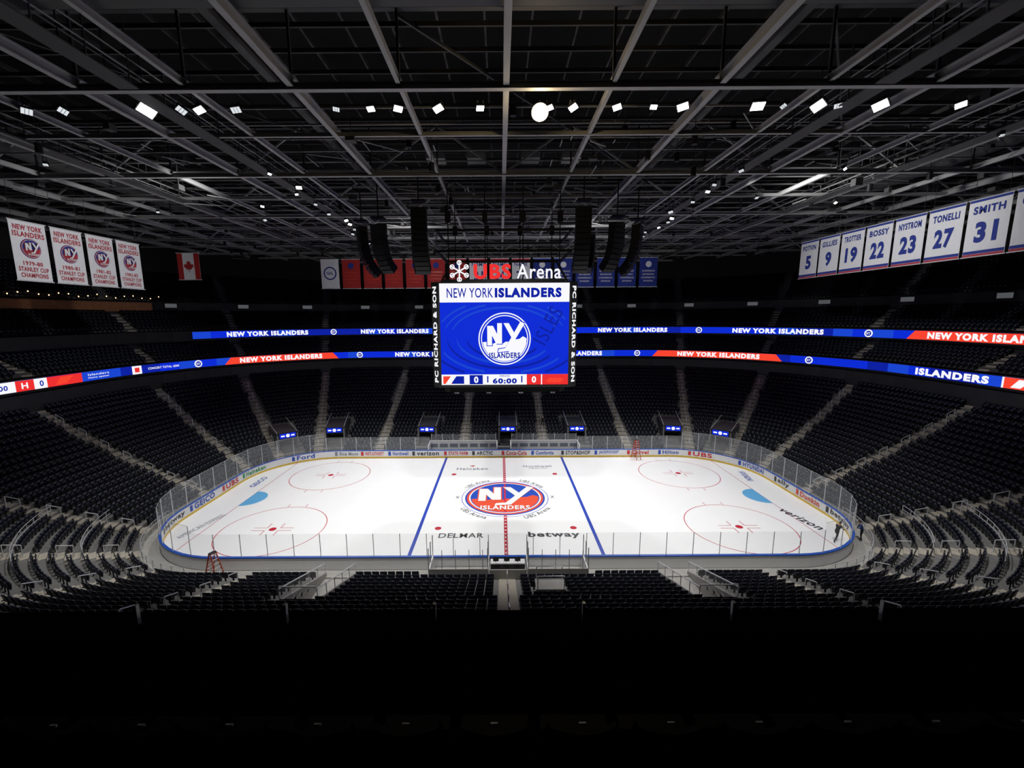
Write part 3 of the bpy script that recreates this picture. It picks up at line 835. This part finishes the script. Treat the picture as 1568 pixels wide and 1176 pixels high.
# ---------------------------------------------------------------- people
M_skin=mat('skin',(.55,.33,.24),.5); M_hair=mat('hair_dark',(.03,.02,.015),.6)
M_shirtA=mat('jacket_navy',(.02,.05,.2),.7); M_shirtB=mat('jacket_black',(.015,.015,.02),.7); M_pants=mat('trousers_black',(.012,.012,.015),.8); M_shoe=mat('shoe',(.05,.05,.05),.5)
def person(J,loc,rot,shirt,name='person'):
    names=['pel','chest','neck','shL','elL','wrL','shR','elR','wrR','hipL','knL','anL','toL','hipR','knR','anR','toR']
    rad={'pel':.15,'chest':.165,'neck':.06,'shL':.075,'elL':.05,'wrL':.032,'shR':.075,'elR':.05,'wrR':.032,'hipL':.10,'knL':.065,'anL':.045,'toL':.035,'hipR':.10,'knR':.065,'anR':.045,'toR':.035}
    E=[('pel','chest'),('chest','neck'),('chest','shL'),('shL','elL'),('elL','wrL'),('chest','shR'),('shR','elR'),('elR','wrR'),('pel','hipL'),('hipL','knL'),('knL','anL'),('anL','toL'),('pel','hipR'),('hipR','knR'),('knR','anR'),('anR','toR')]
    me=bpy.data.meshes.new('b'); me.from_pydata([J[n] for n in names],[(names.index(a),names.index(b)) for a,b in E],[])
    o=bpy.data.objects.new('b',me); sc.collection.objects.link(o)
    md=o.modifiers.new('s','SKIN')
    for i,nm in enumerate(names):
        sv=me.skin_vertices[0].data[i]; sv.radius=(rad[nm],rad[nm]*(.8 if nm in('chest','pel') else 1)); sv.use_root=(nm=='pel')
    o.modifiers.new('u','SUBSURF').levels=2
    dg=bpy.context.evaluated_depsgraph_get(); dg.update()
    ev=o.evaluated_get(dg).to_mesh()
    mb=MB(name); V=[v.co.copy() for v in ev.vertices]; Fs=[tuple(p.vertices) for p in ev.polygons]
    mats={'L':M_pants,'U':shirt,'S':M_shoe,'N':M_skin}
    g={k:[] for k in mats}
    segs=[(Vector(J[a]),Vector(J[b]),('S' if b[:2]=='to' else 'N' if b=='neck' else 'L' if a[:2] in('hi','kn') or b[:3]=='hip' else 'U')) for a,b in E]
    for f in Fs:
        c=sum((V[i] for i in f),Vector())/len(f); best=None
        for a,b,t in segs:
            ab=b-a; q=max(0,min(1,(c-a).dot(ab)/ab.length_squared)); dd=(c-(a+ab*q)).length
            if t=='N' and q<.6: continue
            if best is None or dd<best[0]: best=(dd,t)
        g[best[1]].append(f)
    mb.v.extend([tuple(v) for v in V])
    for k,fl in g.items():
        mi=mb.mi(mats[k])
        for f in fl: mb.f.append(f); mb.m.append(mi)
    o.evaluated_get(dg).to_mesh_clear(); bpy.data.objects.remove(o)
    nk=Vector(J['neck']); hd=Vector(J['head']); ax=(hd-nk).normalized(); fwd=Vector(J['look']).normalized()
    x=fwd.cross(ax).normalized(); fw=ax.cross(x).normalized()
    R=Matrix((x,fw,ax)).transposed()
    mb.ell(hd,(.075,.095,.115),M_skin,R,14,10); mb.cyl(nk-ax*.04,hd-ax*.05,.055,M_skin,10)
    mb.ell(hd-fw*.012+ax*.02,(.083,.1,.108),M_hair,R,14,10,vmin=.05)
    mb.ell(hd-fw*.035,(.078,.075,.1),M_hair,R,12,8)
    mb.ell(hd+fw*.098-ax*.005,(.012,.02,.022),M_skin,R,8,6)
    for e in(-1,1):
        mb.ell(hd+x*e*.077,(.012,.02,.03),M_skin,R,8,6); mb.ell(hd+fw*.085+x*e*.03+ax*.015,(.012,.008,.007),M_hair,R,8,5)
    mb.ell(hd+fw*.088-ax*.045,(.025,.008,.006),M_inkred,R,8,5)
    for s_ in('L','R'):
        w=Vector(J['wr'+s_]); d=(w-Vector(J['el'+s_])).normalized(); Rh=frame(d,Vector((0,0,1)) if abs(d.z)<.9 else Vector((0,1,0)))
        mb.ell(w+d*.055,(.042,.02,.055),M_skin,Rh,10,7)
        for k,l in enumerate((.065,.078,.074,.058)):
            b0=w+d*.09+Rh@Vector((-.03+.02*k,0,0)); b1=b0+d*l*.5+Rh@Vector((0,-.008,0)); b2=b1+d*l*.4+Rh@Vector((0,-.03,0))
            mb.cyl(b0,b1,.0095,M_skin,6); mb.cyl(b1,b2,.009,M_skin,6,.007)
        b0=w+d*.04+Rh@Vector((-.035,0,0)); b1=b0+d*.035+Rh@Vector((-.03,-.01,0)); mb.cyl(b0,b1,.012,M_skin,6); mb.cyl(b1,b1+d*.03,.011,M_skin,6,.008)
    T=Matrix.Translation(Vector(loc))@Matrix.Rotation(rot,4,'Z')
    mb.v=[tuple(T@Vector(v)) for v in mb.v]
    mb.build(smooth=True)
stride=dict(pel=(0,0,.93),chest=(0,.16,1.28),neck=(0,.24,1.47),head=(0,.29,1.62),look=(0,1,-.25),
 shL=(-.19,.17,1.38),elL=(-.27,.36,1.16),wrL=(-.2,.6,1.12),shR=(.19,.17,1.38),elR=(.28,.32,1.14),wrR=(.22,.56,1.05),
 hipL=(-.1,0,.88),knL=(-.14,.28,.5),anL=(-.15,.2,.08),toL=(-.16,.36,.04),hipR=(.1,0,.88),knR=(.14,-.12,.5),anR=(.16,-.42,.11),toR=(.17,-.28,.04))
lean=dict(pel=(0,0,.93),chest=(0,.12,1.3),neck=(0,.2,1.49),head=(0,.25,1.64),look=(.3,1,-.3),
 shL=(-.19,.13,1.4),elL=(-.3,.2,1.14),wrL=(-.26,.42,1.12),shR=(.19,.13,1.4),elR=(.3,.18,1.13),wrR=(.3,.3,.9),
 hipL=(-.1,0,.88),knL=(-.15,.08,.5),anL=(-.18,.0,.08),toL=(-.2,.17,.04),hipR=(.1,0,.88),knR=(.14,.03,.5),anR=(.16,-.05,.08),toR=(.19,.12,.04))
person(stride,(27.7,-9.3,.01),math.radians(-75),M_shirtB)
person(lean,(29.3,-8.9,.03),math.radians(60),M_shirtA) if False else person(lean,(29.9,-9.2,.03),math.radians(60),M_shirtA)
person(lean,(5.9,20.0,zb(6.8)+.1),math.radians(180),M_shirtB)

# ---------------------------------------------------------------- lights
def spot(name,loc,tgt,p,size,blend=.7,soft=.6,col=(1,1,1)):
    l=bpy.data.lights.new(name,'SPOT'); l.energy=p; l.spot_size=math.radians(size); l.spot_blend=blend; l.shadow_soft_size=soft; l.color=col
    o=bpy.data.objects.new(name,l); sc.collection.objects.link(o); o.location=loc
    o.rotation_euler=(Vector(tgt)-Vector(loc)).to_track_quat('-Z','Y').to_euler()
for x in(-24,-12,0,12,24):
    for y in(-17.3,17.3):
        spot('arena_spot',(x,y,29.2),(x*.95,y*.1,0),12000,82,.9,.8,(1,.99,.97))
for x in(-24,24): spot('corner_fill_spot',(x,-12,29.2),(x*1.4,-20,3),9000,48,.9,.8)  # extra spots added only to brighten the near corner rows
spot('banner_fill_spot',(-20,-6,29),(-38,-1.5,24.5),5000,75,.8)  # this and the next three: fill lamps added to lift the hanging banners
spot('banner_fill_spot',(20,-4,29),(38,0,25.5),6000,85,.8)
spot('banner_fill_spot',(-12,8,29.3),(-12,25,25),1600,100,.8)
spot('banner_fill_spot',(12,8,29.3),(12,25,25),1600,100,.8)
l=bpy.data.lights.new('work_lamp_glow','POINT'); l.energy=250; l.color=(1,.75,.4); l.shadow_soft_size=.2
o=bpy.data.objects.new('work_lamp_glow',l); sc.collection.objects.link(o); o.location=(1.85,-18.1,Z-.8)
w=bpy.data.worlds.new('world'); sc.world=w; w.use_nodes=True
w.node_tree.nodes['Background'].inputs[0].default_value=(.5,.6,.8,1); w.node_tree.nodes['Background'].inputs[1].default_value=.02

# ---------------------------------------------------------------- camera
p=math.radians(8.9);th=math.radians(-.1);ph=math.radians(.35)
f=Vector((math.sin(th)*math.cos(p),math.cos(th)*math.cos(p),-math.sin(p))); r=Vector((math.cos(th),-math.sin(th),0)); u=r.cross(f)
r2=r*math.cos(ph)-u*math.sin(ph); u2=u*math.cos(ph)+r*math.sin(ph)
cam=bpy.data.cameras.new('camera'); co=bpy.data.objects.new('camera',cam); sc.collection.objects.link(co)
M=Matrix((r2,u2,-f)).transposed().to_4x4(); M.translation=Vector((-.35,-42.8,18.8)); co.matrix_world=M
cam.sensor_width=36; cam.lens=15.04; cam.shift_x=.0115; cam.clip_start=.05; cam.clip_end=400
sc.camera=co
